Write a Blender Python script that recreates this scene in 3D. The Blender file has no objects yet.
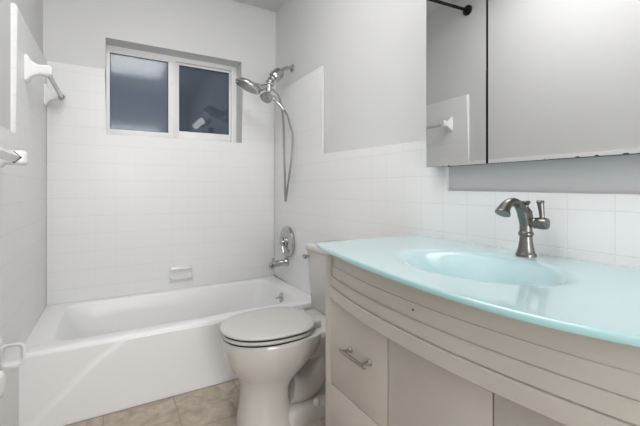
import bpy, bmesh, math, random
from mathutils import Vector, Matrix

S = bpy.context.scene
COL = S.collection
PI = math.pi

# ------------------------------------------------------------------ camera
cam_d = bpy.data.cameras.new('camera')
cam_d.sensor_fit = 'HORIZONTAL'
cam_d.sensor_width = 36.0
cam_d.lens = 358.0 / 640.0 * 36.0
cam_d.shift_y = -24.0 / 640.0
cam_d.clip_start = 0.02
cam = bpy.data.objects.new('camera', cam_d)
COL.objects.link(cam)
cam.location = (0.3645, 0.0, 1.04)
cam.rotation_euler = (PI / 2, 0, -math.radians(30.0))
S.camera = cam

# ------------------------------------------------------------------ world (dusk outside)
W = bpy.data.worlds.new('dusk')
S.world = W
W.use_nodes = True
bg = W.node_tree.nodes['Background']
bg.inputs[0].default_value = (0.050, 0.062, 0.085, 1)
bg.inputs[1].default_value = 0.9

# ------------------------------------------------------------------ exposure and light strengths
S.view_settings.view_transform = 'Standard'
S.view_settings.look = 'None'
S.view_settings.gamma = 1.0
S.view_settings.use_curve_mapping = False
S.view_settings.exposure = -0.06
PANEL = 8.2          # added ceiling fill panel
GLOBE = 5.0          # each frosted globe of the lamp over the mirror

# unseen frontal fill added behind the viewer, reaching in through the doorway
hd = bpy.data.lights.new('frontal_fill', 'AREA'); hd.shape = 'RECTANGLE'; hd.size = 1.1; hd.size_y = 1.9
hd.energy = 57.0; hd.color = (1.0, 0.994, 0.984)
hl = bpy.data.objects.new('frontal_fill', hd); COL.objects.link(hl)
hl.location = (.60, -1.95, 1.25); hl.rotation_euler = (PI / 2, 0, 0)

# ------------------------------------------------------------------ materials
def mat(name, col, rough=0.5, metal=0.0, coat=0.0, emis=None, es=0.0, spec=None, trans=0.0, ior=None):
    m = bpy.data.materials.new(name)
    m.use_nodes = True
    b = m.node_tree.nodes['Principled BSDF']
    b.inputs['Base Color'].default_value = (*col, 1)
    b.inputs['Roughness'].default_value = rough
    b.inputs['Metallic'].default_value = metal
    b.inputs['Coat Weight'].default_value = coat
    b.inputs['Coat Roughness'].default_value = 0.05
    b.inputs['Transmission Weight'].default_value = trans
    if ior: b.inputs['IOR'].default_value = ior
    if spec is not None: b.inputs['Specular IOR Level'].default_value = spec
    if emis:
        b.inputs['Emission Color'].default_value = (*emis, 1)
        b.inputs['Emission Strength'].default_value = es
    return m

def nodes(m): return m.node_tree.nodes, m.node_tree.links, m.node_tree.nodes['Principled BSDF']

def vary(m, c1, c2, scale=6.0, bump=0.0, bscale=200.0, detail=4):
    n, l, b = nodes(m)
    tc = n.new('ShaderNodeTexCoord')
    no = n.new('ShaderNodeTexNoise'); no.inputs['Scale'].default_value = scale; no.inputs['Detail'].default_value = detail
    cr = n.new('ShaderNodeValToRGB')
    cr.color_ramp.elements[0].position = 0.35; cr.color_ramp.elements[0].color = (*c1, 1)
    cr.color_ramp.elements[1].position = 0.65; cr.color_ramp.elements[1].color = (*c2, 1)
    l.new(tc.outputs['Object'], no.inputs['Vector']); l.new(no.outputs['Fac'], cr.inputs[0]); l.new(cr.outputs[0], b.inputs['Base Color'])
    if bump:
        nb = n.new('ShaderNodeTexNoise'); nb.inputs['Scale'].default_value = bscale; nb.inputs['Detail'].default_value = 3
        bp = n.new('ShaderNodeBump'); bp.inputs['Strength'].default_value = bump; bp.inputs['Distance'].default_value = 0.002
        l.new(tc.outputs['Object'], nb.inputs['Vector']); l.new(nb.outputs['Fac'], bp.inputs['Height']); l.new(bp.outputs[0], b.inputs['Normal'])
    return m

def gridlines(n, l, sock, pitch, offset, half):
    """1 on a grout line, 0 on the tile, along one coordinate"""
    a = n.new('ShaderNodeMath'); a.operation = 'SUBTRACT'; a.inputs[1].default_value = offset; l.new(sock, a.inputs[0])
    d = n.new('ShaderNodeMath'); d.operation = 'PINGPONG'; d.inputs[1].default_value = pitch / 2
    l.new(a.outputs[0], d.inputs[0])
    r = n.new('ShaderNodeMapRange'); r.interpolation_type = 'SMOOTHSTEP'
    r.inputs['From Min'].default_value = half * 0.4; r.inputs['From Max'].default_value = half * 1.6
    r.inputs['To Min'].default_value = 1.0; r.inputs['To Max'].default_value = 0.0
    l.new(d.outputs[0], r.inputs['Value'])
    return r.outputs[0]

def tile_mat(name, axis, off, tile, grout, rough, pitch=0.111, zoff=0.982, half=0.0011, dist=0.0012, zaxis='Z', noise=None, coat=0.4, afac=1.0):
    m = mat(name, tile, rough, coat=coat)
    n, l, b = nodes(m)
    tc = n.new('ShaderNodeTexCoord'); sp = n.new('ShaderNodeSeparateXYZ'); l.new(tc.outputs['Object'], sp.inputs[0])
    ga = gridlines(n, l, sp.outputs[axis], pitch, off, half)
    gz = gridlines(n, l, sp.outputs[zaxis], pitch, zoff, half)
    mx = n.new('ShaderNodeMath'); mx.operation = 'MAXIMUM'; gf = n.new('ShaderNodeMath'); gf.operation = 'MULTIPLY'; gf.inputs[1].default_value = afac; l.new(ga, gf.inputs[0]); l.new(gf.outputs[0], mx.inputs[0]); l.new(gz, mx.inputs[1])
    mix = n.new('ShaderNodeMix'); mix.data_type = 'RGBA'
    mix.inputs[6].default_value = (*tile, 1); mix.inputs[7].default_value = (*grout, 1)
    l.new(mx.outputs[0], mix.inputs[0]); l.new(mix.outputs[2], b.inputs['Base Color'])
    if noise: noise(n, l, tc, mix)
    inv = n.new('ShaderNodeMath'); inv.operation = 'SUBTRACT'; inv.inputs[0].default_value = 1.0; l.new(mx.outputs[0], inv.inputs[1])
    wv = n.new('ShaderNodeTexNoise'); wv.inputs['Scale'].default_value = 9.0; l.new(tc.outputs['Object'], wv.inputs['Vector'])
    ma = n.new('ShaderNodeMath'); ma.operation = 'MULTIPLY_ADD'; ma.inputs[1].default_value = 0.5
    l.new(wv.outputs['Fac'], ma.inputs[0]); l.new(inv.outputs[0], ma.inputs[2])
    bp = n.new('ShaderNodeBump'); bp.inputs['Strength'].default_value = 0.35; bp.inputs['Distance'].default_value = dist
    l.new(ma.outputs[0], bp.inputs['Height']); l.new(bp.outputs[0], b.inputs['Normal'])
    return m

M = {}
M['paint'] = vary(mat('grey_wall_paint', (.5, .5, .5), 0.6), (.625, .625, .627), (.645, .645, .645), 1.5, 0.25, 120)
M['ceil'] = vary(mat('ceiling_paint', (.5, .5, .5), 0.7), (.60, .60, .60), (.62, .62, .62), 1.5, 0.2, 120)
TW, TG = (.785, .785, .785), (.69, .69, .685)
M['tile_x'] = tile_mat('white_tile_far', 'X', .267, TW, TG, 0.36, coat=0.0, afac=0.35)
M['tile_y'] = tile_mat('white_tile_side', 'Y', .972, TW, TG, 0.30, coat=0.0, afac=0.7)
M['trim'] = mat('white_glazed_ceramic', (.76, .76, .76), 0.2, coat=0.2)
M['tub'] = mat('white_tub_enamel', (.80, .80, .80), 0.35, coat=0.05)
M['toilet'] = mat('bone_vitreous_china', (.60, .575, .545), 0.12, coat=0.5)
M['seat'] = mat('bone_seat_plastic', (.55, .54, .51), 0.25)
M['dark'] = mat('dark_gap', (.02, .02, .02), 0.8)
M['vinyl'] = mat('white_window_vinyl', (.84, .84, .84), 0.35)
M['black'] = mat('matte_black_metal', (.012, .012, .012), 0.35, metal=0.6)
M['chrome'] = mat('chrome', (.52, .52, .52), 0.12, metal=1.0)
M['hose'] = mat('steel_hose', (.36, .36, .36), 0.28, metal=1.0)
M['face'] = mat('spray_face_grey', (.36, .36, .36), 0.3, metal=0.8)
M['nickel'] = mat('brushed_nickel', (.20, .195, .185), 0.30, metal=1.0)
M['pull'] = mat('satin_nickel_pull', (.42, .40, .38), 0.33, metal=1.0)
M['bar'] = mat('grey_acrylic_bar', (.50, .50, .50), 0.15, coat=0.5)
M['cab'] = vary(mat('cream_cabinet_lacquer', (.5, .5, .5), 0.42), (.53, .49, .44), (.56, .52, .465), 7, 0.08, 60)
M['rubber'] = mat('grey_rubber', (.2, .2, .2), 0.6)
M['door'] = mat('white_door_paint', (.7, .7, .7), 0.4)

def stone(n, l, tc, mix):
    no = n.new('ShaderNodeTexNoise'); no.inputs['Scale'].default_value = 10; no.inputs['Detail'].default_value = 10; no.inputs['Roughness'].default_value = 0.65
    no.inputs['Distortion'].default_value = 1.1
    cr = n.new('ShaderNodeValToRGB'); e = cr.color_ramp.elements
    e[0].position = 0.30; e[0].color = (.27, .215, .17, 1)
    e[1].position = 0.70; e[1].color = (.54, .465, .39, 1)
    x = e.new(0.45); x.color = (.38, .315, .255, 1)
    x = e.new(0.56); x.color = (.455, .385, .315, 1)
    l.new(tc.outputs['Object'], no.inputs['Vector']); l.new(no.outputs['Fac'], cr.inputs[0]); l.new(cr.outputs[0], mix.inputs[6])
M['floor'] = tile_mat('travertine_floor_tile', 'X', .025, (.4, .33, .27), (.27, .225, .185), 0.4, pitch=0.3, zoff=.12, half=0.0022, dist=0.001, zaxis='Y', noise=stone, coat=0.0)

def mirror_mat():
    m = mat('mirror_silver', (.77, .77, .77), 0.0, metal=1.0)
    n, l, b = nodes(m)                    # worn silvering: small dark flecks close to the lower edge
    tc = n.new('ShaderNodeTexCoord'); sp = n.new('ShaderNodeSeparateXYZ'); l.new(tc.outputs['Generated'], sp.inputs[0])
    no = n.new('ShaderNodeTexNoise'); no.inputs['Scale'].default_value = 60; l.new(tc.outputs['Object'], no.inputs['Vector'])
    r = n.new('ShaderNodeMapRange'); r.inputs['From Min'].default_value = .003; r.inputs['From Max'].default_value = .007
    r.inputs['To Min'].default_value = 0.615; r.inputs['To Max'].default_value = 0.90
    l.new(sp.outputs['Z'], r.inputs['Value'])
    g = n.new('ShaderNodeMath'); g.operation = 'GREATER_THAN'; l.new(no.outputs['Fac'], g.inputs[0]); l.new(r.outputs[0], g.inputs[1])
    mix = n.new('ShaderNodeMix'); mix.data_type = 'RGBA'; mix.inputs[6].default_value = (.76, .76, .76, 1); mix.inputs[7].default_value = (.03, .03, .03, 1)
    l.new(g.outputs[0], mix.inputs[0]); l.new(mix.outputs[2], b.inputs['Base Color'])
    return m
M['mirror'] = mirror_mat()

def pane_mat(name, haze, rough):
    m = bpy.data.materials.new(name); m.use_nodes = True
    n = m.node_tree.nodes; l = m.node_tree.links; n.clear()
    out = n.new('ShaderNodeOutputMaterial')
    tr = n.new('ShaderNodeBsdfTransparent'); tr.inputs[0].default_value = (.9, .93, .95, 1)
    df = n.new('ShaderNodeBsdfDiffuse'); df.inputs[0].default_value = (.42, .50, .62, 1)
    gl = n.new('ShaderNodeBsdfGlossy'); gl.inputs['Roughness'].default_value = rough
    m1 = n.new('ShaderNodeMixShader'); m1.inputs[0].default_value = haze
    fr = n.new('ShaderNodeFresnel'); fr.inputs['IOR'].default_value = 1.5
    m2 = n.new('ShaderNodeMixShader')
    l.new(tr.outputs[0], m1.inputs[1]); l.new(df.outputs[0], m1.inputs[2])
    l.new(fr.outputs[0], m2.inputs[0]); l.new(m1.outputs[0], m2.inputs[1]); l.new(gl.outputs[0], m2.inputs[2])
    l.new(m2.outputs[0], out.inputs[0])
    return m
M['pane_hazy'] = pane_mat('hazy_window_glass', 0.17, 0.10)
M['pane_clear'] = pane_mat('clear_window_glass', 0.03, 0.03)

def counter_mat():
    m = mat('frosted_aqua_glass', (.50, .675, .70), 0.30, coat=0.5)
    n, l, b = nodes(m)
    b.inputs['Subsurface Weight'].default_value = 0.15
    b.inputs['Subsurface Radius'].default_value = (.01, .02, .02)
    b.inputs['Subsurface Scale'].default_value = 0.5
    tc = n.new('ShaderNodeTexCoord'); no = n.new('ShaderNodeTexNoise'); no.inputs['Scale'].default_value = 5
    sp = n.new('ShaderNodeSeparateXYZ'); l.new(tc.outputs['Object'], sp.inputs[0])
    for lo, hi, sock in ((.50, .22, 'Roughness'), (.0, .8, 'Coat Weight')):     # the bowl is etched matt, the flat top is polished
        r = n.new('ShaderNodeMapRange'); r.inputs['From Min'].default_value = .805; r.inputs['From Max'].default_value = .8450
        r.inputs['To Min'].default_value = lo; r.inputs['To Max'].default_value = hi
        l.new(sp.outputs['Z'], r.inputs['Value']); l.new(r.outputs[0], b.inputs[sock])
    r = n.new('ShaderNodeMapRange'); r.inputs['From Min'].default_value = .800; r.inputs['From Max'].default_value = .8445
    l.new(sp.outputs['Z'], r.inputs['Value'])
    mix = n.new('ShaderNodeMix'); mix.data_type = 'RGBA'; mix.inputs[6].default_value = (.41, .575, .605, 1); mix.inputs[7].default_value = (.50, .675, .70, 1)  # the bowl's shade is put into the base colour, darker with depth
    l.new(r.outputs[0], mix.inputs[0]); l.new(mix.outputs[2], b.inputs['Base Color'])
    bp = n.new('ShaderNodeBump'); bp.inputs['Strength'].default_value = 0.08; bp.inputs['Distance'].default_value = 0.003
    l.new(tc.outputs['Object'], no.inputs['Vector']); l.new(no.outputs['Fac'], bp.inputs['Height']); l.new(bp.outputs[0], b.inputs['Normal'])
    return m
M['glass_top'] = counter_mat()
M['glass_edge'] = mat('aqua_glass_edge', (.42, .67, .67), 0.08, coat=0.8)
M['fill_panel'] = mat('glowing_fill_panel', (.8, .8, .8), 0.4, emis=(1, .994, .984), es=PANEL)
M['globe'] = mat('lit_frosted_globe', (.8, .8, .8), 0.4, emis=(1, .98, .95), es=GLOBE)

# ------------------------------------------------------------------ geometry helpers
def link(name, bm, m, parent=None, smooth=True, auto=35):
    bmesh.ops.recalc_face_normals(bm, faces=bm.faces[:])
    me = bpy.data.meshes.new(name)
    if smooth:
        ca = math.cos(math.radians(auto))
        for f in bm.faces: f.smooth = True
        for e in bm.edges:
            if len(e.link_faces) == 2 and e.link_faces[0].normal.dot(e.link_faces[1].normal) < ca:
                e.smooth = False
    bm.to_mesh(me); bm.free()
    me.materials.append(m)
    o = bpy.data.objects.new(name, me)
    COL.objects.link(o)
    if parent is not None:
        o.parent = parent
        o.matrix_parent_inverse = Matrix.Identity(4)
        o.location = -parent.matrix_basis.translation if parent.type == 'EMPTY' else (0, 0, 0)
    return o

def thing(name, label, cat, loc=(0, 0, 0), group=None):
    o = bpy.data.objects.new(name, None); COL.objects.link(o)
    o.empty_display_size = 0.05
    o.location = loc; o['label'] = label; o['category'] = cat
    if group: o['group'] = group
    return o

def tag(o, label, cat, group=None):
    o['label'] = label; o['category'] = cat
    if group: o['group'] = group
    return o

def struct(o, label, cat):
    o['kind'] = 'structure'; o['label'] = label; o['category'] = cat
    return o

def box(bm, x0, x1, y0, y1, z0, z1, bev=0.0, seg=2):
    r = bmesh.ops.create_cube(bm, size=1.0)
    vs = r['verts']
    for v in vs:
        v.co = Vector(((x0 + x1) / 2 + v.co.x * (x1 - x0), (y0 + y1) / 2 + v.co.y * (y1 - y0), (z0 + z1) / 2 + v.co.z * (z1 - z0)))
    if bev > 0:
        es = list({e for v in vs for e in v.link_edges})
        bmesh.ops.bevel(bm, geom=es, offset=bev, segments=seg, affect='EDGES', profile=0.5)

def bx(*a, **k):
    bm = bmesh.new(); box(bm, *a, **k); return bm

def loft(bm, rings, cap0=True, cap1=True, closed=True):
    R = [[bm.verts.new(p) for p in r] for r in rings]
    n = len(R[0])
    for a, b in zip(R[:-1], R[1:]):
        for i in range(n if closed else n - 1):
            j = (i + 1) % n
            bm.faces.new((a[i], a[j], b[j], b[i]))
    if cap0: bm.faces.new(R[0])
    if cap1: bm.faces.new(R[-1])
    return R

def lathe(bm, prof, origin=(0, 0, 0), axis=(0, 0, 1), n=32):
    """prof = [(radius, height)...] around the axis"""
    q = Vector((0, 0, 1)).rotation_difference(Vector(axis).normalized())
    o = Vector(origin); rings = []
    for r, h in prof:
        r = max(r, 1e-4)
        rings.append([o + q @ Vector((r * math.cos(2 * PI * i / n), r * math.sin(2 * PI * i / n), h)) for i in range(n)])
    loft(bm, rings)

def catmull(pts, per=8):
    P = [Vector(p) for p in pts]
    if len(P) < 3: return P
    out = []
    for i in range(len(P) - 1):
        p0 = P[i - 1] if i else 2 * P[0] - P[1]
        p1, p2 = P[i], P[i + 1]
        p3 = P[i + 2] if i + 2 < len(P) else 2 * P[-1] - P[-2]
        for k in range(per):
            t = k / per
            out.append(0.5 * ((2 * p1) + (-p0 + p2) * t + (2 * p0 - 5 * p1 + 4 * p2 - p3) * t * t + (-p0 + 3 * p1 - 3 * p2 + p3) * t ** 3))
    out.append(P[-1]); return out

def tube(bm, pts, rad, n=14, per=8, smooth=True, sy=1.0):
    """rad: number or list per control point"""
    if isinstance(rad, (int, float)): rad = [rad] * len(pts)
    if smooth and len(pts) > 2:
        q = catmull([(*p, r) if False else p for p in pts], per)
        rr = []
        for i in range(len(pts) - 1):
            for k in range(per):
                t = k / per; t = t * t * (3 - 2 * t); rr.append(rad[i] * (1 - t) + rad[i + 1] * t)
        rr.append(rad[-1])
    else:
        q = [Vector(p) for p in pts]; rr = rad
    rings = []; up = None
    for i, p in enumerate(q):
        d = (q[min(i + 1, len(q) - 1)] - q[max(i - 1, 0)]).normalized()
        if up is None:
            up = Vector((0, 1, 0)) if abs(d.y) < 0.9 else Vector((1, 0, 0))
        s = d.cross(up).normalized(); up = s.cross(d).normalized()
        rings.append([p + (s * math.cos(2 * PI * k / n) + up * sy * math.sin(2 * PI * k / n)) * rr[i] for k in range(n)])
    loft(bm, rings)

def rrect(x0, x1, y0, y1, r, z, n=8, m=10):
    """rounded rectangle with a fixed number of points"""
    pts = []
    cs = [(x1 - r, y1 - r, 0), (x0 + r, y1 - r, PI / 2), (x0 + r, y0 + r, PI), (x1 - r, y0 + r, 1.5 * PI)]
    for ci, (cx, cy, a0) in enumerate(cs):
        arc = [(cx + r * math.cos(a0 + PI / 2 * k / n), cy + r * math.sin(a0 + PI / 2 * k / n)) for k in range(n + 1)]
        nx = cs[(ci + 1) % 4]
        q = (nx[0] + r * math.cos(nx[2]), nx[1] + r * math.sin(nx[2]))
        pts += arc
        for k in range(1, m):
            t = k / m; pts.append((arc[-1][0] * (1 - t) + q[0] * t, arc[-1][1] * (1 - t) + q[1] * t))
    return [Vector((x, y, z)) for x, y in pts]

def egg(x0, x1, w, z, yc, n=56, back=0.55, pw=2.0):
    """plan outline: round tip at x0, fuller and blunter back at x1"""
    cx = x0 + (x1 - x0) * back; pts = []
    for i in range(n):
        a = 2 * PI * i / n; c, s = math.cos(a), math.sin(a)
        L = (x1 - cx) if c > 0 else (cx - x0)
        e = (2.0 / 3.2) if c > 0 else (2.0 / 2.1)
        pts.append(Vector((cx + math.copysign(abs(c) ** e, c) * L, yc + math.copysign(abs(s) ** (2 / 2.2), s) * w, z)))
    return pts

def prism(bm, poly, axis, a0, a1, bev=0.0, seg=3, front=None):
    """polygon in the plane across 'axis' extruded from a0 to a1; front = which end gets its outline bevelled"""
    def mk(p, a):
        return Vector((a, p[0], p[1])) if axis == 'x' else Vector((p[0], a, p[1])) if axis == 'y' else Vector((p[0], p[1], a))
    A = [bm.verts.new(mk(p, a0)) for p in poly]; B = [bm.verts.new(mk(p, a1)) for p in poly]
    n = len(poly)
    for i in range(n): bm.faces.new((A[i], A[(i + 1) % n], B[(i + 1) % n], B[i]))
    bm.faces.new(A); fb = bm.faces.new(B)
    if bev: bmesh.ops.bevel(bm, geom=list(fb.edges), offset=bev, segments=seg, affect='EDGES', profile=0.5)

# ------------------------------------------------------------------ dimensions
RW, FY, CZ = 1.50, 2.683, 2.62      # right wall, far wall, ceiling
NY = -0.95
TT = 0.02                            # tile thickness
WX0, WX1, WZ0, WZ1 = .3215, 1.218, 1.387, 2.015

# ------------------------------------------------------------------ room shell
o = link('floor', bx(-.12, RW + .12, NY - .12, FY + .2, -.08, 0), M['floor'])
struct(o, 'beige travertine-look square floor tiles with thin grout', 'floor')
o = link('ceiling', bx(-.12, RW + .12, NY - .12, FY + .2, CZ, CZ + .08), M['ceil']); struct(o, 'flat light grey painted ceiling', 'ceiling')
sf = link('soffit', bx(0, RW, 2.42, FY, 2.47, CZ), M['ceil'], o)
wl = link('wall_left', bx(-.12, 0, NY - .12, FY + .2, 0, CZ), M['paint']); struct(wl, 'left wall, grey paint above white square tile', 'wall')
wr = link('wall_right', bx(RW, RW + .12, NY - .12, FY + .2, 0, CZ), M['paint']); struct(wr, 'right wall, grey paint above white tile, behind the vanity', 'wall')
DX0, DX1 = .08, 1.30
bm = bmesh.new(); box(bm, 0, DX0, NY - .12, NY, 0, CZ); box(bm, DX1, RW, NY - .12, NY, 0, CZ); box(bm, DX0, DX1, NY - .12, NY, 2.10, CZ)
wn = link('wall_near', bm, M['paint'], smooth=False); struct(wn, 'grey painted wall at the near end of the room', 'wall')
bm = bmesh.new()
box(bm, 0, WX0, FY, FY + .2, 0, CZ); box(bm, WX1, RW, FY, FY + .2, 0, CZ)
box(bm, WX0, WX1, FY, FY + .2, 0, WZ0); box(bm, WX0, WX1, FY, FY + .2, WZ1, CZ)
bmesh.ops.remove_doubles(bm, verts=bm.verts[:], dist=1e-5)
wf = link('wall_far', bm, M['paint'], smooth=False); struct(wf, 'far wall over the bathtub with the window opening', 'wall')

ZT, ZW, ZR = 1.805, 1.246, 0.345     # surround top, wainscot top, tub rim
YL, YR = 1.905, 1.920               # where the tall tile steps down, left and right walls
# far wall tile (around the lower part of the window)
bm = bmesh.new()
prism(bm, [(TT, ZR), (RW - TT, ZR), (RW - TT, ZT), (WX1, ZT), (WX1, WZ0), (WX0, WZ0), (WX0, ZT), (TT, ZT)], 'y', FY, FY - TT, bev=.004, seg=2)
link('wall_tile', bm, M['tile_x'], wf)
bm = bmesh.new()
prism(bm, [(NY, 0), (1.93, 0), (1.93, ZR), (FY, ZR), (FY, ZT), (YL, ZT), (YL, ZW + .009), (NY, ZW + .009)], 'x', 0, TT, bev=.011, seg=4)
link('wall_tile', bm, M['tile_y'], wl)
bm = bmesh.new()
prism(bm, [(NY, 0), (1.93, 0), (1.93, ZR), (FY, ZR), (FY, ZT), (YR, ZT), (YR, ZW), (.960, ZW), (.960, 1.022), (NY, 1.022)], 'x', RW, RW - TT, bev=.011, seg=4)
link('wall_tile', bm, M['tile_y'], wr)
M['grout'] = mat('pale_grout', (.70, .70, .695), 0.8)
bm = bmesh.new(); box(bm, RW - TT - .0004, RW - .01, 1.903, 1.905, ZW - .04, ZT - .01)
link('grout_line', bm, M['grout'], wr)

# unseen doorway at the near end, opened to let the frontal fill in
dn = thing('door_1', 'white casing of the unseen open doorway at the near end of the room', 'door', (.69, NY, 0)); dn['kind'] = 'structure'
bm = bmesh.new()
for yy in (NY + .0005, ):
    box(bm, DX0 - .055, DX0 + .005, yy, yy + .015, 0, 2.16, bev=.003); box(bm, DX1 - .005, DX1 + .055, yy, yy + .015, 0, 2.16, bev=.003)
    box(bm, DX0 - .055, DX1 + .055, yy, yy + .016, 2.095, 2.16, bev=.003)
link('door_casing', bm, M['door'], dn)

# ------------------------------------------------------------------ window
wy = 2.815
wn1 = thing('window_1', 'small horizontal sliding window with white vinyl frame, dark outside', 'window', (.77, wy, WZ0)); wn1['kind'] = 'structure'
GL = dict(lx0=.343, lx1=.747, rx0=.823, rx1=1.150)
bm = bmesh.new()
fy0, fy1 = wy, wy + .06
box(bm, WX0, WX0 + .022, fy0, fy1, WZ0, WZ1, bev=.002); box(bm, WX1 - .04, WX1, fy0, fy1, WZ0, WZ1, bev=.002)
box(bm, WX0 + .021, WX1 - .039, fy0 + .001, fy1, WZ0, WZ0 + .020, bev=.001); box(bm, WX0 + .021, WX1 - .039, fy0 + .001, fy1, WZ1 - .032, WZ1, bev=.001)
link('window_frame', bm, M['vinyl'], wn1)
def sash(x0, x1, z0, z1, gx0, gx1, gz0, gz1, y, pane, d=.022):
    bm = bmesh.new()
    box(bm, x0, gx0, y, y + d, z0, z1, bev=.002); box(bm, gx1, x1, y, y + d, z0, z1, bev=.002)
    box(bm, gx0 - .002, gx1 + .002, y + .0005, y + d, z0, gz0, bev=.002); box(bm, gx0 - .002, gx1 + .002, y + .0005, y + d, gz1, z1, bev=.002)
    s = link('sash', bm, M['vinyl'], wn1)
    bm = bmesh.new(); w = .0035
    box(bm, gx0 - .001, gx0 + w, y + .006, y + .012, gz0, gz1); box(bm, gx1 - w, gx1 + .001, y + .006, y + .012, gz0, gz1)
    box(bm, gx0, gx1, y + .006, y + .012, gz0 - .001, gz0 + w); box(bm, gx0, gx1, y + .006, y + .012, gz1 - w, gz1 + .001)
    g = link('glazing_gasket', bm, M['black'], wn1)
    p = link('pane', bx(gx0, gx1, y + .012, y + .015, gz0, gz1), pane, s)
    p.location = (0, 0, 0)
    return s
sash(WX0 + .018, .760, WZ0 + .018, WZ1 - .030, .345, .713, 1.451, 1.970, wy + .008, M['pane_hazy'])
sash(.735, WX1 - .036, WZ0 + .018, WZ1 - .030, .791, 1.167, 1.474, 1.969, wy + .032, M['pane_clear'])
bm = bmesh.new(); box(bm, .728, .738, wy - .001, wy + .01, 1.80, 1.84, bev=.002); box(bm, .728, .736, wy - .001, wy + .01, 1.56, 1.585, bev=.002)
link('latch', bm, M['vinyl'], wn1)

# ------------------------------------------------------------------ bathtub
tub = thing('bathtub', 'white alcove bathtub under the window, glossy apron facing the floor', 'bathtub', (.75, 2.30, 0))
TX0, TX1, TY0, TY1 = .001, RW - .001, 1.932, FY - .001
bm = bmesh.new()
rings = [rrect(TX0, TX1, TY0, TY1, .004, 0), rrect(TX0, TX1, TY0, TY1, .004, ZR - .016),
         rrect(TX0 + .0, TX1 - .0, TY0 + .004, TY1, .004, ZR - .006), rrect(TX0, TX1, TY0 + .014, TY1, .004, ZR - .0005),
         rrect(.11, 1.40, TY0 + .075, TY1 - .055, .10, ZR - .001), rrect(.118, 1.392, TY0 + .083, TY1 - .062, .10, ZR - .005),
         rrect(.128, 1.386, TY0 + .090, TY1 - .070, .10, ZR - .018), rrect(.17, 1.376, TY0 + .10, TY1 - .082, .11, ZR - .10),
         rrect(.24, 1.35, TY0 + .125, TY1 - .105, .12, .12), rrect(.29, 1.32, TY0 + .15, TY1 - .13, .11, .085), rrect(.36, 1.26, TY0 + .20, TY1 - .18, .08, .072)]
loft(bm, rings)
link('tub_body', bm, M['tub'], tub, auto=60)
# apron skin with its low raised panel
def seg_x(z):   # the panel's slanting left edge
    pts = [(.02, .02), (.10, .07), (.16, .15), (.23, .25), (.30, .33), (.345, .37)]
    zs = [(0.0, .02), (.06, .07), (.12, .135), (.18, .20), (.25, .275), (.31, .36), (.345, .42)]
    for (za, xa), (zb, xb) in zip(zs[:-1], zs[1:]):
        if za <= z <= zb: return xa + (xb - xa) * (z - za) / (zb - za)
    return zs[-1][1]
bm = bmesh.new(); NX, NZ = 150, 40; grid = []
for j in range(NZ + 1):
    row = []
    z = .003 + (ZR - .020 - .003) * j / NZ
    for i in range(NX + 1):
        x = .022 + (RW - .044) * i / NX
        t = (x - seg_x(z)) / .034; t = max(0, min(1, t)); t = t * t * (3 - 2 * t)
        row.append(bm.verts.new((x, TY0 - .0015 - .0085 * t, z)))
    grid.append(row)
for j in range(NZ):
    for i in range(NX): bm.faces.new((grid[j][i], grid[j][i + 1], grid[j + 1][i + 1], grid[j + 1][i]))
bnd = [e for e in bm.edges if e.is_boundary]
ex = bmesh.ops.extrude_edge_only(bm, edges=bnd)
for v in [g for g in ex['geom'] if isinstance(g, bmesh.types.BMVert)]: v.co.y = TY0 - .0002
link('apron', bm, M['tub'], tub, auto=50)
# overflow plate with trip lever
bm = bmesh.new()
ax = Vector((-1, 0, .12)); oc = Vector((1.383, 2.300, .282))
lathe(bm, [(.034, -.004), (.036, .003), (.030, .009), (.012, .012), (0, .012)], oc, ax, 28)
ov = link('overflow_plate', bm, M['chrome'], tub)
bm = bmesh.new(); tube(bm, [oc + ax * .01, oc + Vector((-.025, -.003, .006)), oc + Vector((-.038, .010, -.004))], [.005, .005, .006], 10)
lv = link('trip_lever', bm, M['chrome'], ov); lv.location = (0, 0, 0)
# caulk bead
link('caulk_bead', bx(.02, RW - .02, TY0 - .010, TY0 - .002, 0.0002, .006, bev=.002), M['trim'], tub)

# ------------------------------------------------------------------ soap dish in the far wall
sd = thing('soap_dish', 'white ceramic soap dish set into the far wall tile above the tub', 'soap dish', (.777, FY - TT, .385))
bm = bmesh.new(); yb = FY - TT
x0, x1, z0, z1 = .700, .854, .388, .500
box(bm, x0, x1, yb - .006, yb + .001, z0, z0 + .010, bev=.002); box(bm, x0, x1, yb - .006, yb + .001, z1 - .010, z1, bev=.003)
box(bm, x0, x0 + .011, yb - .006, yb + .001, z0, z1, bev=.003); box(bm, x1 - .011, x1, yb - .006, yb + .001, z0, z1, bev=.003)
box(bm, x0 + .008, x1 - .008, yb - .002, yb + .001, z0 + .004, z1 - .004)
link('back_frame', bm, M['trim'], sd)
bm = bmesh.new()
loft(bm, [rrect(x0 + .010, x1 - .010, yb - .020, yb, .006, z0 + .012, 4, 4), rrect(x0 + .004, x1 - .004, yb - .040, yb, .012, z0 + .030, 4, 4),
          rrect(x0 + .004, x1 - .004, yb - .042, yb, .012, z0 + .040, 4, 4), rrect(x0 + .008, x1 - .008, yb - .037, yb, .010, z0 + .042, 4, 4),
          rrect(x0 + .014, x1 - .014, yb - .032, yb - .001, .008, z0 + .036, 4, 4)])
link('dish', bm, M['trim'], sd)
link('top_rail', bx(x0 + .004, x1 - .004, yb - .026, yb, z1 - .022, z1 - .006, bev=.005, seg=3), M['trim'], sd)

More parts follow.
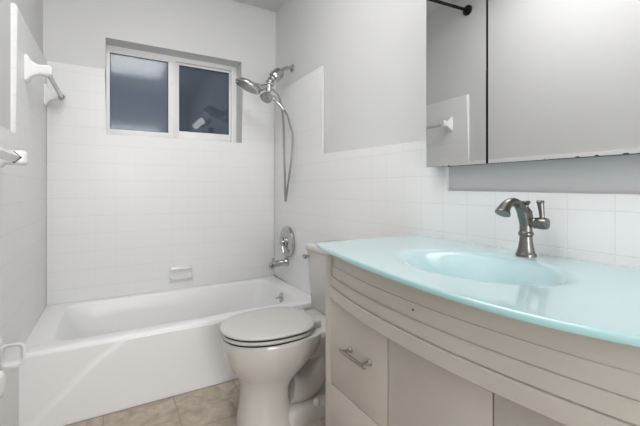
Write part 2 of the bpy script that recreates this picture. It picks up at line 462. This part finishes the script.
# ------------------------------------------------------------------ shower set on the right wall
sh = thing('shower_set', 'chrome shower arm with rain head, hand shower and looped hose on right wall', 'shower', (RW, 2.37, 1.91))
fy = 2.37
bm = bmesh.new(); lathe(bm, [(.030, 0), (.030, .004), (.024, .010), (.012, .014), (0, .014)], (RW, fy, 1.922), (-1, 0, 0), 28)
link('wall_flange', bm, M['chrome'], sh)
bm = bmesh.new(); tube(bm, [(RW - .008, fy, 1.922), (RW - .03, fy, 1.921), (RW - .055, fy, 1.914), (RW - .094, fy, 1.882)], .0115)
link('shower_arm', bm, M['chrome'], sh)
d = Vector((-1, 0, -.93)).normalized()
c0 = Vector((1.410, fy, 1.886))
bm = bmesh.new(); lathe(bm, [(.012, -.006), (.026, .000), (.037, .010), (.0405, .024), (.0405, .050), (.043, .053), (.043, .070), (.036, .084), (.022, .090), (.018, .098), (.023, .103), (.023, .111), (0, .112)], c0, d, 36)
link('filter_housing', bm, M['chrome'], sh)
c1 = c0 + d * .108
c2 = Vector((1.318, fy, 1.765))
bm = bmesh.new(); tube(bm, [c1, (1.325, fy, 1.797), (1.320, fy, 1.782), c2, (1.314, fy, 1.725)], [.022, .027, .020, .025, .019], 20)
lathe(bm, [(.010, 0), (.016, .004), (.016, .022), (.010, .028), (0, .028)], (1.330, fy - .014, 1.775), (0, -1, 0), 20)
link('diverter', bm, M['chrome'], sh)
# rain head, tilted
hc = Vector((1.162, fy, 1.739)); hn = Vector((-.42, .10, -.907)).normalized()
bm = bmesh.new(); lathe(bm, [(.030, -.040), (.055, -.035), (.082, -.023), (.092, -.010), (.093, .000), (.090, .006), (.076, .008), (0, .008)], hc, hn, 44)
rh = link('rain_head', bm, M['chrome'], sh)
bm = bmesh.new()
lathe(bm, [(.070, .007), (.070, .0095), (.0, .0095)], hc, hn, 36)
q = Vector((0, 0, 1)).rotation_difference(hn)
for rr, nn in ((.02, 8), (.038, 14), (.058, 20)):
    for i in range(nn):
        a = 2 * PI * i / nn
        lathe(bm, [(.0022, .009), (.0016, .012), (0, .012)], hc + q @ Vector((rr * math.cos(a), rr * math.sin(a), 0)), hn, 6)
fp = link('spray_face', bm, M['face'], rh); fp.location = (0, 0, 0)
bm = bmesh.new(); tube(bm, [c2 + Vector((.004, 0, .004)), (1.292, fy, 1.762), (1.262, fy, 1.748), (1.228, fy, 1.742), (1.195, fy, 1.748)], [.017, .016, .022, .032, .030], 18, sy=.7)
link('head_arm', bm, M['chrome'], sh)
# hand shower hanging in its cradle
kc = Vector((1.290, fy - .015, 1.677)); kn = Vector((-.55, -.15, -.82)).normalized()
bm = bmesh.new()
lathe(bm, [(.012, -.040), (.026, -.034), (.037, -.016), (.043, .002), (.043, .012), (.036, .017), (0, .017)], kc, kn, 32)
hp = [kc - kn * .020 + Vector((.01, 0, 0)), (1.340, fy - .015, 1.682), (1.376, fy - .018, 1.652), (1.406, fy - .022, 1.622), (1.422, fy - .03, 1.600)]
tube(bm, hp, [.017, .016, .014, .015, .011], 16)
hs = link('hand_shower', bm, M['chrome'], sh)
bm = bmesh.new(); lathe(bm, [(.033, .016), (.033, .019), (0, .019)], kc, kn, 28)
fp = link('spray_face', bm, M['face'], hs); fp.location = (0, 0, 0)
bm = bmesh.new()
hose = [(1.421, fy - .03, 1.602), (1.434, 2.315, 1.560), (1.443, 2.295, 1.500), (1.452, 2.270, 1.415), (1.443, 2.260, 1.278), (1.432, 2.290, 1.103), (1.427, 2.315, 1.00), (1.425, 2.325, .955),
        (1.424, 2.33, .998), (1.424, 2.335, 1.104), (1.420, 2.34, 1.318), (1.424, 2.36, 1.50), (1.416, fy, 1.62), (1.393, fy, 1.70), (1.362, fy, 1.735), (1.328, fy - .002, 1.752)]
tube(bm, hose, .0078, 10, 10)
link('hose', bm, M['hose'], sh)

# valve trim
vt = thing('shower_valve', 'round chrome shower valve plate with lever on the right tiled wall', 'valve', (RW - TT, 2.404, .657))
vc = (RW - TT, 2.390, .656)
bm = bmesh.new(); lathe(bm, [(.108, 0), (.113, .006), (.114, .018), (.108, .026), (.080, .033), (.045, .036), (0, .036)], vc, (-1, 0, 0), 56)
link('escutcheon', bm, M['chrome'], vt)
bm = bmesh.new(); lathe(bm, [(.042, .028), (.042, .038), (.032, .044), (.032, .052), (.034, .056), (.032, .064), (.020, .070), (0, .071)], vc, (-1, 0, 0), 36)
link('handle_hub', bm, M['chrome'], vt)
bm = bmesh.new(); x = RW - TT - .054
tube(bm, [(x, 2.395, .655), (x - .003, 2.375, .620), (x - .006, 2.352, .583)], [.013, .009, .011], 14)
link('lever', bm, M['chrome'], vt)
# spout
sp = thing('tub_spout', 'chrome tub spout with pull-up diverter knob below the round valve', 'spout', (RW - TT, 2.415, .50))
bm = bmesh.new(); y = 2.415
def rr_yz(x, zc, hw, hh, r=.012):
    pts = rrect(-hw, hw, -hh, hh, min(r, hw * .9, hh * .9), 0, 5, 3)
    return [Vector((x, y + p.x, zc + p.y)) for p in pts]
loft(bm, [rr_yz(1.480, .500, .030, .030, .028), rr_yz(1.470, .500, .031, .031, .028), rr_yz(1.462, .500, .025, .025, .022), rr_yz(1.42, .498, .022, .021, .018),
          rr_yz(1.383, .494, .021, .021, .016), rr_yz(1.358, .486, .021, .027, .014), rr_yz(1.346, .483, .019, .027, .013), rr_yz(1.340, .483, .013, .020, .010)])
link('spout_body', bm, M['chrome'], sp)
bm = bmesh.new(); lathe(bm, [(.004, 0), (.004, .014), (.008, .017), (.009, .024), (.005, .028), (0, .028)], (1.364, y, .510), (0, 0, 1), 16)
link('diverter_knob', bm, M['chrome'], sp)

# ------------------------------------------------------------------ towel bars and ceramic fittings on the left wall
def post(bm, yc, zc, h=.062, w=.050, reach=.085, head=.020):
    """ceramic post: flared plate on the tile, waisted neck, rounded head"""
    x = TT
    def ring(xx, hw, hh, r): return [Vector((xx, yc + p.x, zc + p.y)) for p in rrect(-hw, hw, -hh, hh, r, 0, 5, 3)]
    loft(bm, [ring(x, w / 2, h, .012), ring(x + .006, w / 2, h, .012), ring(x + .012, w / 2 * .93, h * .93, .014), ring(x + .020, w / 2 * .66, h * .66, .012),
              ring(x + .034, w / 2 * .50, h * .47, .010), ring(x + .050, head * .78, head * 1.15, .010), ring(x + reach - .022, head, head * 1.25, .011),
              ring(x + reach - .006, head * 1.02, head * 1.25, .012), ring(x + reach, head * .8, head * .95, .010)])
tb = thing('towel_bar', 'short grey towel bar on white ceramic posts high over the tub, left wall', 'towel bar', (TT, 2.07, 1.59))
for yy in (2.075, 2.590):
    bm = bmesh.new(); post(bm, yy, 1.588, reach=.098); link('ceramic_post', bm, M['trim'], tb)
bm = bmesh.new(); tube(bm, [(.102, 2.085, 1.578), (.102, 2.58, 1.578)], .0115, 16, smooth=False); link('bar', bm, M['bar'], tb)
bm = bmesh.new(); lathe(bm, [(.0165, 0), (.0165, .004), (0, .004)], (.102, 2.566, 1.578), (0, -1, 0), 20); link('socket_ring', bm, M['rubber'], tb)

# lower towel bar (square white bar, its far end in view)
tb2 = thing('towel_bar', 'square white ceramic towel bar at wainscot height on the left wall, cut by frame', 'towel bar', (TT, 1.75, 1.18))
for yy in (1.622, 1.01):
    bm = bmesh.new(); x = TT
    def ring2(xx, hw, hh, r, yy=yy): return [Vector((xx, yy + p.x, 1.150 + p.y)) for p in rrect(-hw, hw, -hh, hh, r, 0, 4, 3)]
    loft(bm, [ring2(x, .030, .034, .008), ring2(x + .010, .030, .034, .008), ring2(x + .018, .024, .028, .010), ring2(x + .040, .020, .024, .009), ring2(x + .072, .022, .026, .010), ring2(x + .080, .018, .021, .010)])
    link('ceramic_post', bm, M['trim'], tb2)
bm = bmesh.new(); cx, cz, s = .068, 1.150, .019
rings = []
for yy in (1.020, 1.600):
    rings.append([Vector((cx, yy, cz + s)), Vector((cx + s, yy, cz)), Vector((cx, yy, cz - s)), Vector((cx - s, yy, cz))])
loft(bm, rings); bmesh.ops.bevel(bm, geom=[e for e in bm.edges if abs((e.verts[0].co - e.verts[1].co).y) > .1], offset=.003, segments=2, affect='EDGES')
link('bar', bm, M['trim'], tb2)
bm = bmesh.new(); s = .0210
loft(bm, [[Vector((cx, yy, cz + s)), Vector((cx + s, yy, cz)), Vector((cx, yy, cz - s)), Vector((cx - s, yy, cz))] for yy in (1.593, 1.5985)])
link('socket_gap', bm, M['dark'], tb2)

# ceramic toilet-paper holder, empty
tp = thing('toilet_paper_holder', 'empty white ceramic toilet paper holder low on the left wall by the tub', 'toilet paper holder', (TT, 1.50, .50))
bm = bmesh.new(); x = TT
def ringp(xx, y0, y1, z0, z1, r): return [Vector((xx, p.x, p.y)) for p in rrect(y0, y1, z0, z1, r, 0, 5, 3)]
loft(bm, [ringp(x, 1.35, 1.660, .405, .520, .012), ringp(x + .005, 1.35, 1.660, .405, .520, .012), ringp(x + .009, 1.356, 1.654, .411, .514, .012)])
link('backplate', bm, M['trim'], tp)
def ringy(yy, x0, x1, z0, z1, r): return [Vector((p.x, yy, p.y)) for p in rrect(x0, x1, z0, z1, r, 0, 5, 3)]
for ya, sg in ((1.610, 1), (1.390, -1)):
    bm = bmesh.new()   # cupped arm: a block with a hollow on the side that faces the roll
    e = 0 if sg > 0 else -.012
    loft(bm, [ringy(ya + sg * .030, x + .004, .088 + e, .430, .492, .016), ringy(ya + sg * .036, x + .004, .082 + e, .436, .486, .014)][::-1] +
             [ringy(ya, x + .004, .098 + e, .418, .505, .020), ringy(ya, x + .010, .090 + e, .427, .497, .016), ringy(ya + sg * .016, x + .016, .080 + e, .437, .487, .014)])
    link('roller_arm', bm, M['trim'], tp)

# ------------------------------------------------------------------ curtain rod
cr = thing('shower_curtain_rod', 'matte black shower curtain rod high across the room, seen in mirror', 'curtain rod', (0, 1.917, 2.49))
a, b_ = Vector((0, 1.917, 2.490)), Vector((RW, 2.13, 2.550))
bm = bmesh.new(); tube(bm, [a + Vector((.004, 0, 0)), b_ - Vector((.004, 0, 0))], .0125, 18, smooth=False); link('rod', bm, M['black'], cr)
for p, ax in ((a, (1, 0, 0)), (b_, (-1, 0, 0))):
    bm = bmesh.new(); lathe(bm, [(.041, 0.0002), (.041, .010), (.036, .016), (.020, .020), (.017, .032), (0, .032)], p, ax, 32); link('flange', bm, M['black'], cr)

# ------------------------------------------------------------------ toilet
TYC = 1.515
tl = thing('toilet', 'bone coloured two-piece toilet with closed lid between tub and vanity', 'toilet', (1.05, TYC, 0))
bm = bmesh.new()
sec = [  # z, x0, x1, half width, back
    (0.000, .830, 1.085, .112, .46), (.012, .823, 1.090, .114, .46), (.06, .834, 1.07, .105, .46), (.12, .842, 1.055, .099, .46), (.175, .846, 1.06, .100, .47),
    (.205, .841, 1.08, .107, .49), (.235, .825, 1.105, .124, .51), (.27, .800, 1.14, .146, .53), (.31, .779, 1.175, .163, .55), (.35, .771, 1.205, .173, .56), (.385, .766, 1.215, .176, .56),
    (.402, .768, 1.215, .175, .56), (.406, .771, 1.205, .167, .56)]
loft(bm, [egg(x0, x1, w, z, TYC, back=bk) for z, x0, x1, w, bk in sec])
link('bowl', bm, M['toilet'], tl, auto=60)
bm = bmesh.new()   # shelf that carries the tank
loft(bm, [rrect(1.10, 1.40, TYC - .09, TYC + .09, .03, .27), rrect(1.14, 1.44, TYC - .12, TYC + .12, .03, .33), rrect(1.14, 1.465, TYC - .145, TYC + .145, .03, .375), rrect(1.14, 1.465, TYC - .145, TYC + .145, .03, .400), rrect(1.145, 1.46, TYC - .14, TYC + .14, .03, .405)])
link('rear_deck', bm, M['toilet'], tl, auto=60)
bm = bmesh.new()
tube(bm, [(1.06, TYC, .13), (1.13, TYC, .115), (1.20, TYC, .155), (1.255, TYC, .23), (1.31, TYC, .255), (1.355, TYC, .20), (1.365, TYC, .10), (1.365, TYC, .02)],
     [.075, .072, .068, .066, .066, .066, .068, .075], 20, sy=1.15)
link('trapway', bm, M['toilet'], tl, auto=70)
bm = bmesh.new()
loft(bm, [rrect(1.02, 1.44, TYC - .112, TYC + .112, .03, 0), rrect(1.02, 1.44, TYC - .112, TYC + .112, .03, .045), rrect(1.03, 1.43, TYC - .102, TYC + .102, .03, .062), rrect(1.05, 1.42, TYC - .07, TYC + .07, .03, .075)])
link('foot', bm, M['toilet'], tl, auto=50)
for s in (-1, 1):
    bm = bmesh.new(); lathe(bm, [(.016, 0), (.016, .012), (.013, .020), (.007, .026), (0, .027)], (1.165, TYC + s * .095, .060), (0, 0, 1), 20)
    link('bolt_cap', bm, M['trim'], tl)
def disc(name, x0, x1, w, z0, z1, m, r=.006, parent=tl):
    bm = bmesh.new()
    loft(bm, [egg(x0 + r, x1 - r, w - r, z0, TYC), egg(x0, x1, w, z0 + r * .6, TYC), egg(x0, x1, w, z1 - r, TYC), egg(x0 + r * .4, x1 - r * .4, w - r * .4, z1 - r * .3, TYC), egg(x0 + r * 1.5, x1 - r * 1.5, w - r * 1.5, z1, TYC),
              egg(x0 + .06, x1 - .05, w - .05, z1 + .003, TYC)])
    return link(name, bm, m, parent, auto=60)
disc('seat', .760, 1.168, .176, .4095, .4255, M['seat'])
disc('lid', .757, 1.173, .179, .4315, .4455, M['seat'])
bm = bmesh.new()
for z in (.4035, .4250): loft(bm, [egg(.766, 1.16, .171, z, TYC), egg(.766, 1.16, .171, z + .0075, TYC)])
link('shadow_gap', bm, M['dark'], tl, auto=60)
for s in (-1, 1):
    bm = bmesh.new(); box(bm, 1.145, 1.192, TYC + s * .075 - .022, TYC + s * .075 + .022, .404, .440, bev=.008, seg=3); link('hinge', bm, M['seat'], tl)
bm = bmesh.new()
loft(bm, [rrect(1.288, 1.470, TYC - .175, TYC + .175, .022, .407), rrect(1.281, 1.472, TYC - .182, TYC + .182, .022, .42), rrect(1.266, 1.474, TYC - .200, TYC + .200, .022, .712)])
tk = link('tank', bm, M['toilet'], tl, auto=50)
bm = bmesh.new()
loft(bm, [rrect(1.262, 1.477, TYC - .205, TYC + .205, .025, .713), rrect(1.259, 1.478, TYC - .208, TYC + .208, .028, .718), rrect(1.259, 1.478, TYC - .208, TYC + .208, .028, .738), rrect(1.264, 1.474, TYC - .202, TYC + .202, .028, .748), rrect(1.28, 1.46, TYC - .186, TYC + .186, .025, .753)])
link('tank_lid', bm, M['toilet'], tl, auto=60)
bm = bmesh.new()
lathe(bm, [(.014, 0), (.014, .006), (.009, .010), (.008, .022), (.011, .028), (.0, .030)], (1.276, TYC + .165, .682), (-1, 0, 0), 20)
tube(bm, [(1.246, TYC + .165, .682), (1.244, TYC + .176, .681), (1.243, TYC + .186, .680)], [.012, .013, .011], 12)
link('flush_lever', bm, M['chrome'], tl)

# ------------------------------------------------------------------ vanity
VY0, VY1 = .11, 1.113
VX = 1.03
va = thing('vanity_cabinet', 'cream bow-fronted vanity cabinet with stepped skirt below aqua glass top', 'cabinet', (1.25, .61, 0))
bm = bmesh.new()
box(bm, VX + .002, RW - TT - .001, VY1 - .018, VY1, .0, .828, bev=.001); box(bm, VX + .002, RW - TT - .001, VY0, VY0 + .018, 0, .828, bev=.001)
box(bm, VX + .02, RW - TT - .001, VY0 + .018, VY1 - .018, .09, .108); box(bm, RW - TT - .012, RW - TT - .002, VY0 + .018, VY1 - .018, .108, .70)
box(bm, VX + .07, VX + .085, VY0 + .018, VY1 - .018, 0, .09)
link('carcass', bm, M['cab'], va, smooth=False)
bm = bmesh.new()
box(bm, VX, VX + .02, 1.077, VY1 + .0005, .0, .829, bev=.0015); box(bm, VX, VX + .02, VY0, VY0 + .036, 0, .829, bev=.0015)
box(bm, VX + .004, VX + .02, VY0 + .036, 1.077, .640, .70)
link('face_frame', bm, M['cab'], va)
def spline_x(pts):
    q = catmull([(p[1], p[0], 0) for p in pts], 12)   # x, y
    def f(y):
        for a, b in zip(q[:-1], q[1:]):
            if (a.y - y) * (b.y - y) <= 0 and abs(a.y - b.y) > 1e-9:
                t = (y - a.y) / (b.y - a.y); return a.x + (b.x - a.x) * t
        return q[0].x if y > q[0].y else q[-1].x
    return f
sk = spline_x([(1.10, 1.032), (1.02, 1.011), (.90, .989), (.78, .974), (.65, .967), (.53, .967), (.43, .975), (.337, .987), (.25, 1.003), (.16, 1.024), (.10, 1.045)])
def bow(name, z0, z1, inset, back=.016, bev=.0025, deep=False, ya=1.0765, yb=.147):
    bm = bmesh.new(); N = 60
    F, Bk = [], []
    ys = [ya + (yb - ya) * i / N for i in range(N + 1)]
    bk_ = lambda xf: max(xf + .04, VX + .022) if deep else xf + inset + back
    prof = [(inset + bev, z0), (inset, z0 + bev), (inset, z1 - bev), (inset + bev, z1)]
    R = []
    for y in ys:
        xf = sk(y)
        R.append([Vector((xf + dx, y, z)) for dx, z in prof] + [Vector((bk_(xf), y, z1)), Vector((bk_(xf), y, z0))])
    loft(bm, R)
    return link(name, bm, M['cab'], va, auto=30)
bow('skirt_panel', .7720, .829, .0128, bev=.0005)
bow('skirt_band', .7335, .77195, .011, bev=.0012)
bow('skirt_band', .6980, .7334, .0055, bev=.003)
bow('skirt_band', .6590, .6979, .000, bev=.003, deep=True)
bm = bmesh.new(); lathe(bm, [(.0025, -.0012), (.0025, .002), (0, .002)], (sk(.622) + .0105, .622, .755), (1, 0, 0), 10); 
link('screw_hole', bm, M['dark'], va)
# fronts: drawers left, door centre, drawers right; each a slab with hairline gaps
def front(name, y0, y1, z0, z1, pull=None):
    f = link(name, bx(VX - .001, VX + .0175, y0, y1, z0, z1, bev=.0015), M['cab'], va)
    if pull:
        y, z, vert = pull
        bm = bmesh.new(); L = .062; X = VX - .034
        if vert: pa, pb = (y, z - L), (y, z + L)
        else: pa, pb = (y - L, z), (y + L, z)
        def bar(p, q, w=.0055): 
            box(bm, X - w * .7, X + w * .7, min(p[0], q[0]) - w, max(p[0], q[0]) + w, min(p[1], q[1]) - w, max(p[1], q[1]) + w, bev=.002)
        bar(pa, pb)
        for t in (.10, .90):
            yy = pa[0] + (pb[0] - pa[0]) * t; zz = pa[1] + (pb[1] - pa[1]) * t
            lathe(bm, [(.010, 0), (.010, .003), (.006, .008), (.0055, .034)], (VX - .001, yy, zz), (-1, 0, 0), 16)
        h = link('pull', bm, M['pull'], f); h.location = (0, 0, 0); h['label'] = 'satin nickel bar pull'
    return f
front('drawer', .7735, 1.0755, .3575, .655, (.902, .521, False))
front('drawer', .7735, 1.0755, .112, .3545, (.925, .235, False))
front('door', .4535, .7705, .112, .655, None)
front('drawer', .1475, .4505, .3575, .655, None)
front('drawer', .1475, .4505, .112, .3545, None)

# glass countertop with moulded bowl
GZ = .845; GT = .014
gx = spline_x([(1.125, .999), (1.044, .975), (.95, .958), (.868, .945), (.76, .929), (.65, .918), (.55, .911), (.43, .911), (.34, .920), (.27, .936), (.20, .962), (.14, .990), (.095, 1.012)])
ct = thing('washbasin', 'frosted aqua glass washbasin slab with moulded oval bowl and bowed front edge', 'sink', (1.2, .61, GZ))
bm = bmesh.new(); NY_, NX_ = 150, 84
BXC, BYC, BA, BB, BD = 1.185, .612, .178, .242, .100
def topz(x, y):
    r = math.hypot((x - BXC) / BA, (y - BYC) / BB)
    if r >= 1.0: return GZ
    t = 1 - r
    s = min(1, t / .85); s = s * s * (3 - 2 * s)
    return GZ - BD * s
g = []
for i in range(NY_ + 1):
    y = 1.125 + (.095 - 1.125) * i / NY_
    xf = gx(y) + .003; row = []
    for j in range(NX_ + 1):
        x = xf + (RW - TT - .001 - xf) * j / NX_
        row.append(bm.verts.new((x, y, topz(x, y))))
    g.append(row)
for i in range(NY_):
    for j in range(NX_): bm.faces.new((g[i][j], g[i][j + 1], g[i + 1][j + 1], g[i + 1][j]))
# underside follows the bowl, thickness GT
g2 = [[bm.verts.new((v.co.x, v.co.y, v.co.z - GT)) for v in row] for row in g]
for i in range(NY_):
    for j in range(NX_): bm.faces.new((g2[i][j], g2[i + 1][j], g2[i + 1][j + 1], g2[i][j + 1]))
for i in range(NY_):
    bm.faces.new((g[i][0], g[i + 1][0], g2[i + 1][0], g2[i][0])); bm.faces.new((g[i][-1], g2[i][-1], g2[i + 1][-1], g[i + 1][-1]))
for j in range(NX_):
    bm.faces.new((g[0][j], g2[0][j], g2[0][j + 1], g[0][j + 1])); bm.faces.new((g[-1][j], g[-1][j + 1], g2[-1][j + 1], g2[-1][j]))
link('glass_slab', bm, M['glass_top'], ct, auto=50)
bm = bmesh.new(); R = []
for i in range(NY_ + 1):
    y = 1.125 + (.095 - 1.125) * i / NY_; x = gx(y)
    R.append([Vector((x + .0035, y, GZ + .0002)), Vector((x + .001, y, GZ - .0012)), Vector((x, y, GZ - .004)), Vector((x, y, GZ - GT + .003)), Vector((x + .001, y, GZ - GT + .0008)), Vector((x + .0035, y, GZ - GT - .0002))])
loft(bm, R)
link('polished_edge', bm, M['glass_edge'], ct, auto=50)
bm = bmesh.new(); zb = topz(BXC, BYC)
lathe(bm, [(.030, -.002), (.030, .003), (.024, .004), (.018, .001), (.018, .006), (0, .008)], (BXC, BYC, zb), (0, 0, 1), 28)
link('drain', bm, M['nickel'], ct)

# ------------------------------------------------------------------ faucet
fc = thing('faucet', 'brushed nickel single-hole faucet with curved spout and side lever on the aqua glass top', 'faucet', (1.412, .598, GZ))
FX, FYC = 1.410, .606
bm = bmesh.new()
lathe(bm, [(.0275, 0), (.0275, .004), (.0255, .008), (.0235, .012), (.0205, .026), (.0175, .044), (.0165, .056), (.0195, .060), (.0205, .064), (.0195, .068), (.0170, .071), (.0165, .090), (.0180, .104), (.0190, .116), (.0165, .130), (.011, .138), (.007, .143), (.007, .147), (.0110, .152), (.0125, .157), (.011, .160), (0, .161)], (FX, FYC, GZ + .0003), (0, 0, 1), 36)
link('faucet_body', bm, M['nickel'], fc)
bm = bmesh.new()
tube(bm, [(FX + .002, FYC, GZ + .084), (FX - .008, FYC, GZ + .112), (FX - .026, FYC, GZ + .140), (FX - .052, FYC, GZ + .156), (FX - .080, FYC, GZ + .156), (FX - .101, FYC, GZ + .143), (FX - .112, FYC, GZ + .127)],
     [.0165, .0165, .0145, .0125, .0120, .0150, .0205], 24)
sb = link('spout', bm, M['nickel'], fc)
bm = bmesh.new(); hub = (FX, FYC, GZ + .098)
lathe(bm, [(.013, .008), (.013, .022), (.0160, .026), (.0160, .030), (.0150, .032), (.0165, .036), (.0170, .054), (.0150, .060), (.0, .063)], hub, (0, -1, 0), 28)
link('handle_hub', bm, M['nickel'], fc)
bm = bmesh.new()
tube(bm, [(FX, FYC - .046, GZ + .110), (FX + .001, FYC - .044, GZ + .130), (FX + .002, FYC - .041, GZ + .150), (FX + .002, FYC - .040, GZ + .158), (FX + .002, FYC - .040, GZ + .163)], [.0065, .0070, .0085, .0105, .0085], 18)
link('lever', bm, M['nickel'], fc)

# ------------------------------------------------------------------ mirrored medicine cabinet
mc = thing('medicine_cabinet', 'wall mounted medicine cabinet with mirrored doors above the faucet', 'medicine cabinet', (RW, .6, 1.125))
MX = 1.4286
link('cabinet_body', bx(MX + .008, RW - .0005, -.04, 1.004, 1.127, 1.835, bev=.001), M['dark2'] if 'dark2' in M else M['dark'], mc)
for ya, yb, zlo in ((.7485, 1.0090, 1.124), (.225, .7410, 1.124), (-.040, .2185, 1.124)):
    bm = bmesh.new()
    box(bm, MX, MX + .006, ya, yb, zlo, 1.838, bev=.0006, seg=1)
    link('mirror_door', bm, M['mirror'], mc)

# ------------------------------------------------------------------ vanity lamp and added ceiling fill panel (both above the frame)
lt = thing('vanity_light', 'light bar with three frosted globes above the mirrored cabinet', 'wall light', (RW, .55, 1.95))
bm = bmesh.new(); box(bm, RW - .022, RW - .0005, .27, .83, 1.92, 1.985, bev=.006, seg=3); link('backplate', bm, M['nickel'], lt)
for yy in (.36, .55, .74):
    bm = bmesh.new(); lathe(bm, [(.024, 0), (.024, .010), (.012, .014), (.012, .036), (.022, .040), (.022, .05), (0, .05)], (RW - .020, yy, 1.95), (-1, 0, 0), 20); s = link('socket', bm, M['nickel'], lt)
    bm = bmesh.new(); bmesh.ops.create_icosphere(bm, subdivisions=3, radius=.045, matrix=Matrix.Translation((RW - .105, yy, 1.95))); link('globe', bm, M['globe'], lt)
cl = thing('ceiling_fill_panel', 'unseen rectangular ceiling panel added as soft fill, down the middle of the room', 'fill light', (.60, .95, CZ))
bm = bmesh.new(); box(bm, .25, .95, .28, 1.62, CZ - .035, CZ - .0005, bev=.006); link('housing', bm, M['vinyl'], cl)
link('diffuser', bx(.28, .92, .31, 1.59, CZ - .062, CZ - .034, bev=.012, seg=3), M['fill_panel'], cl)
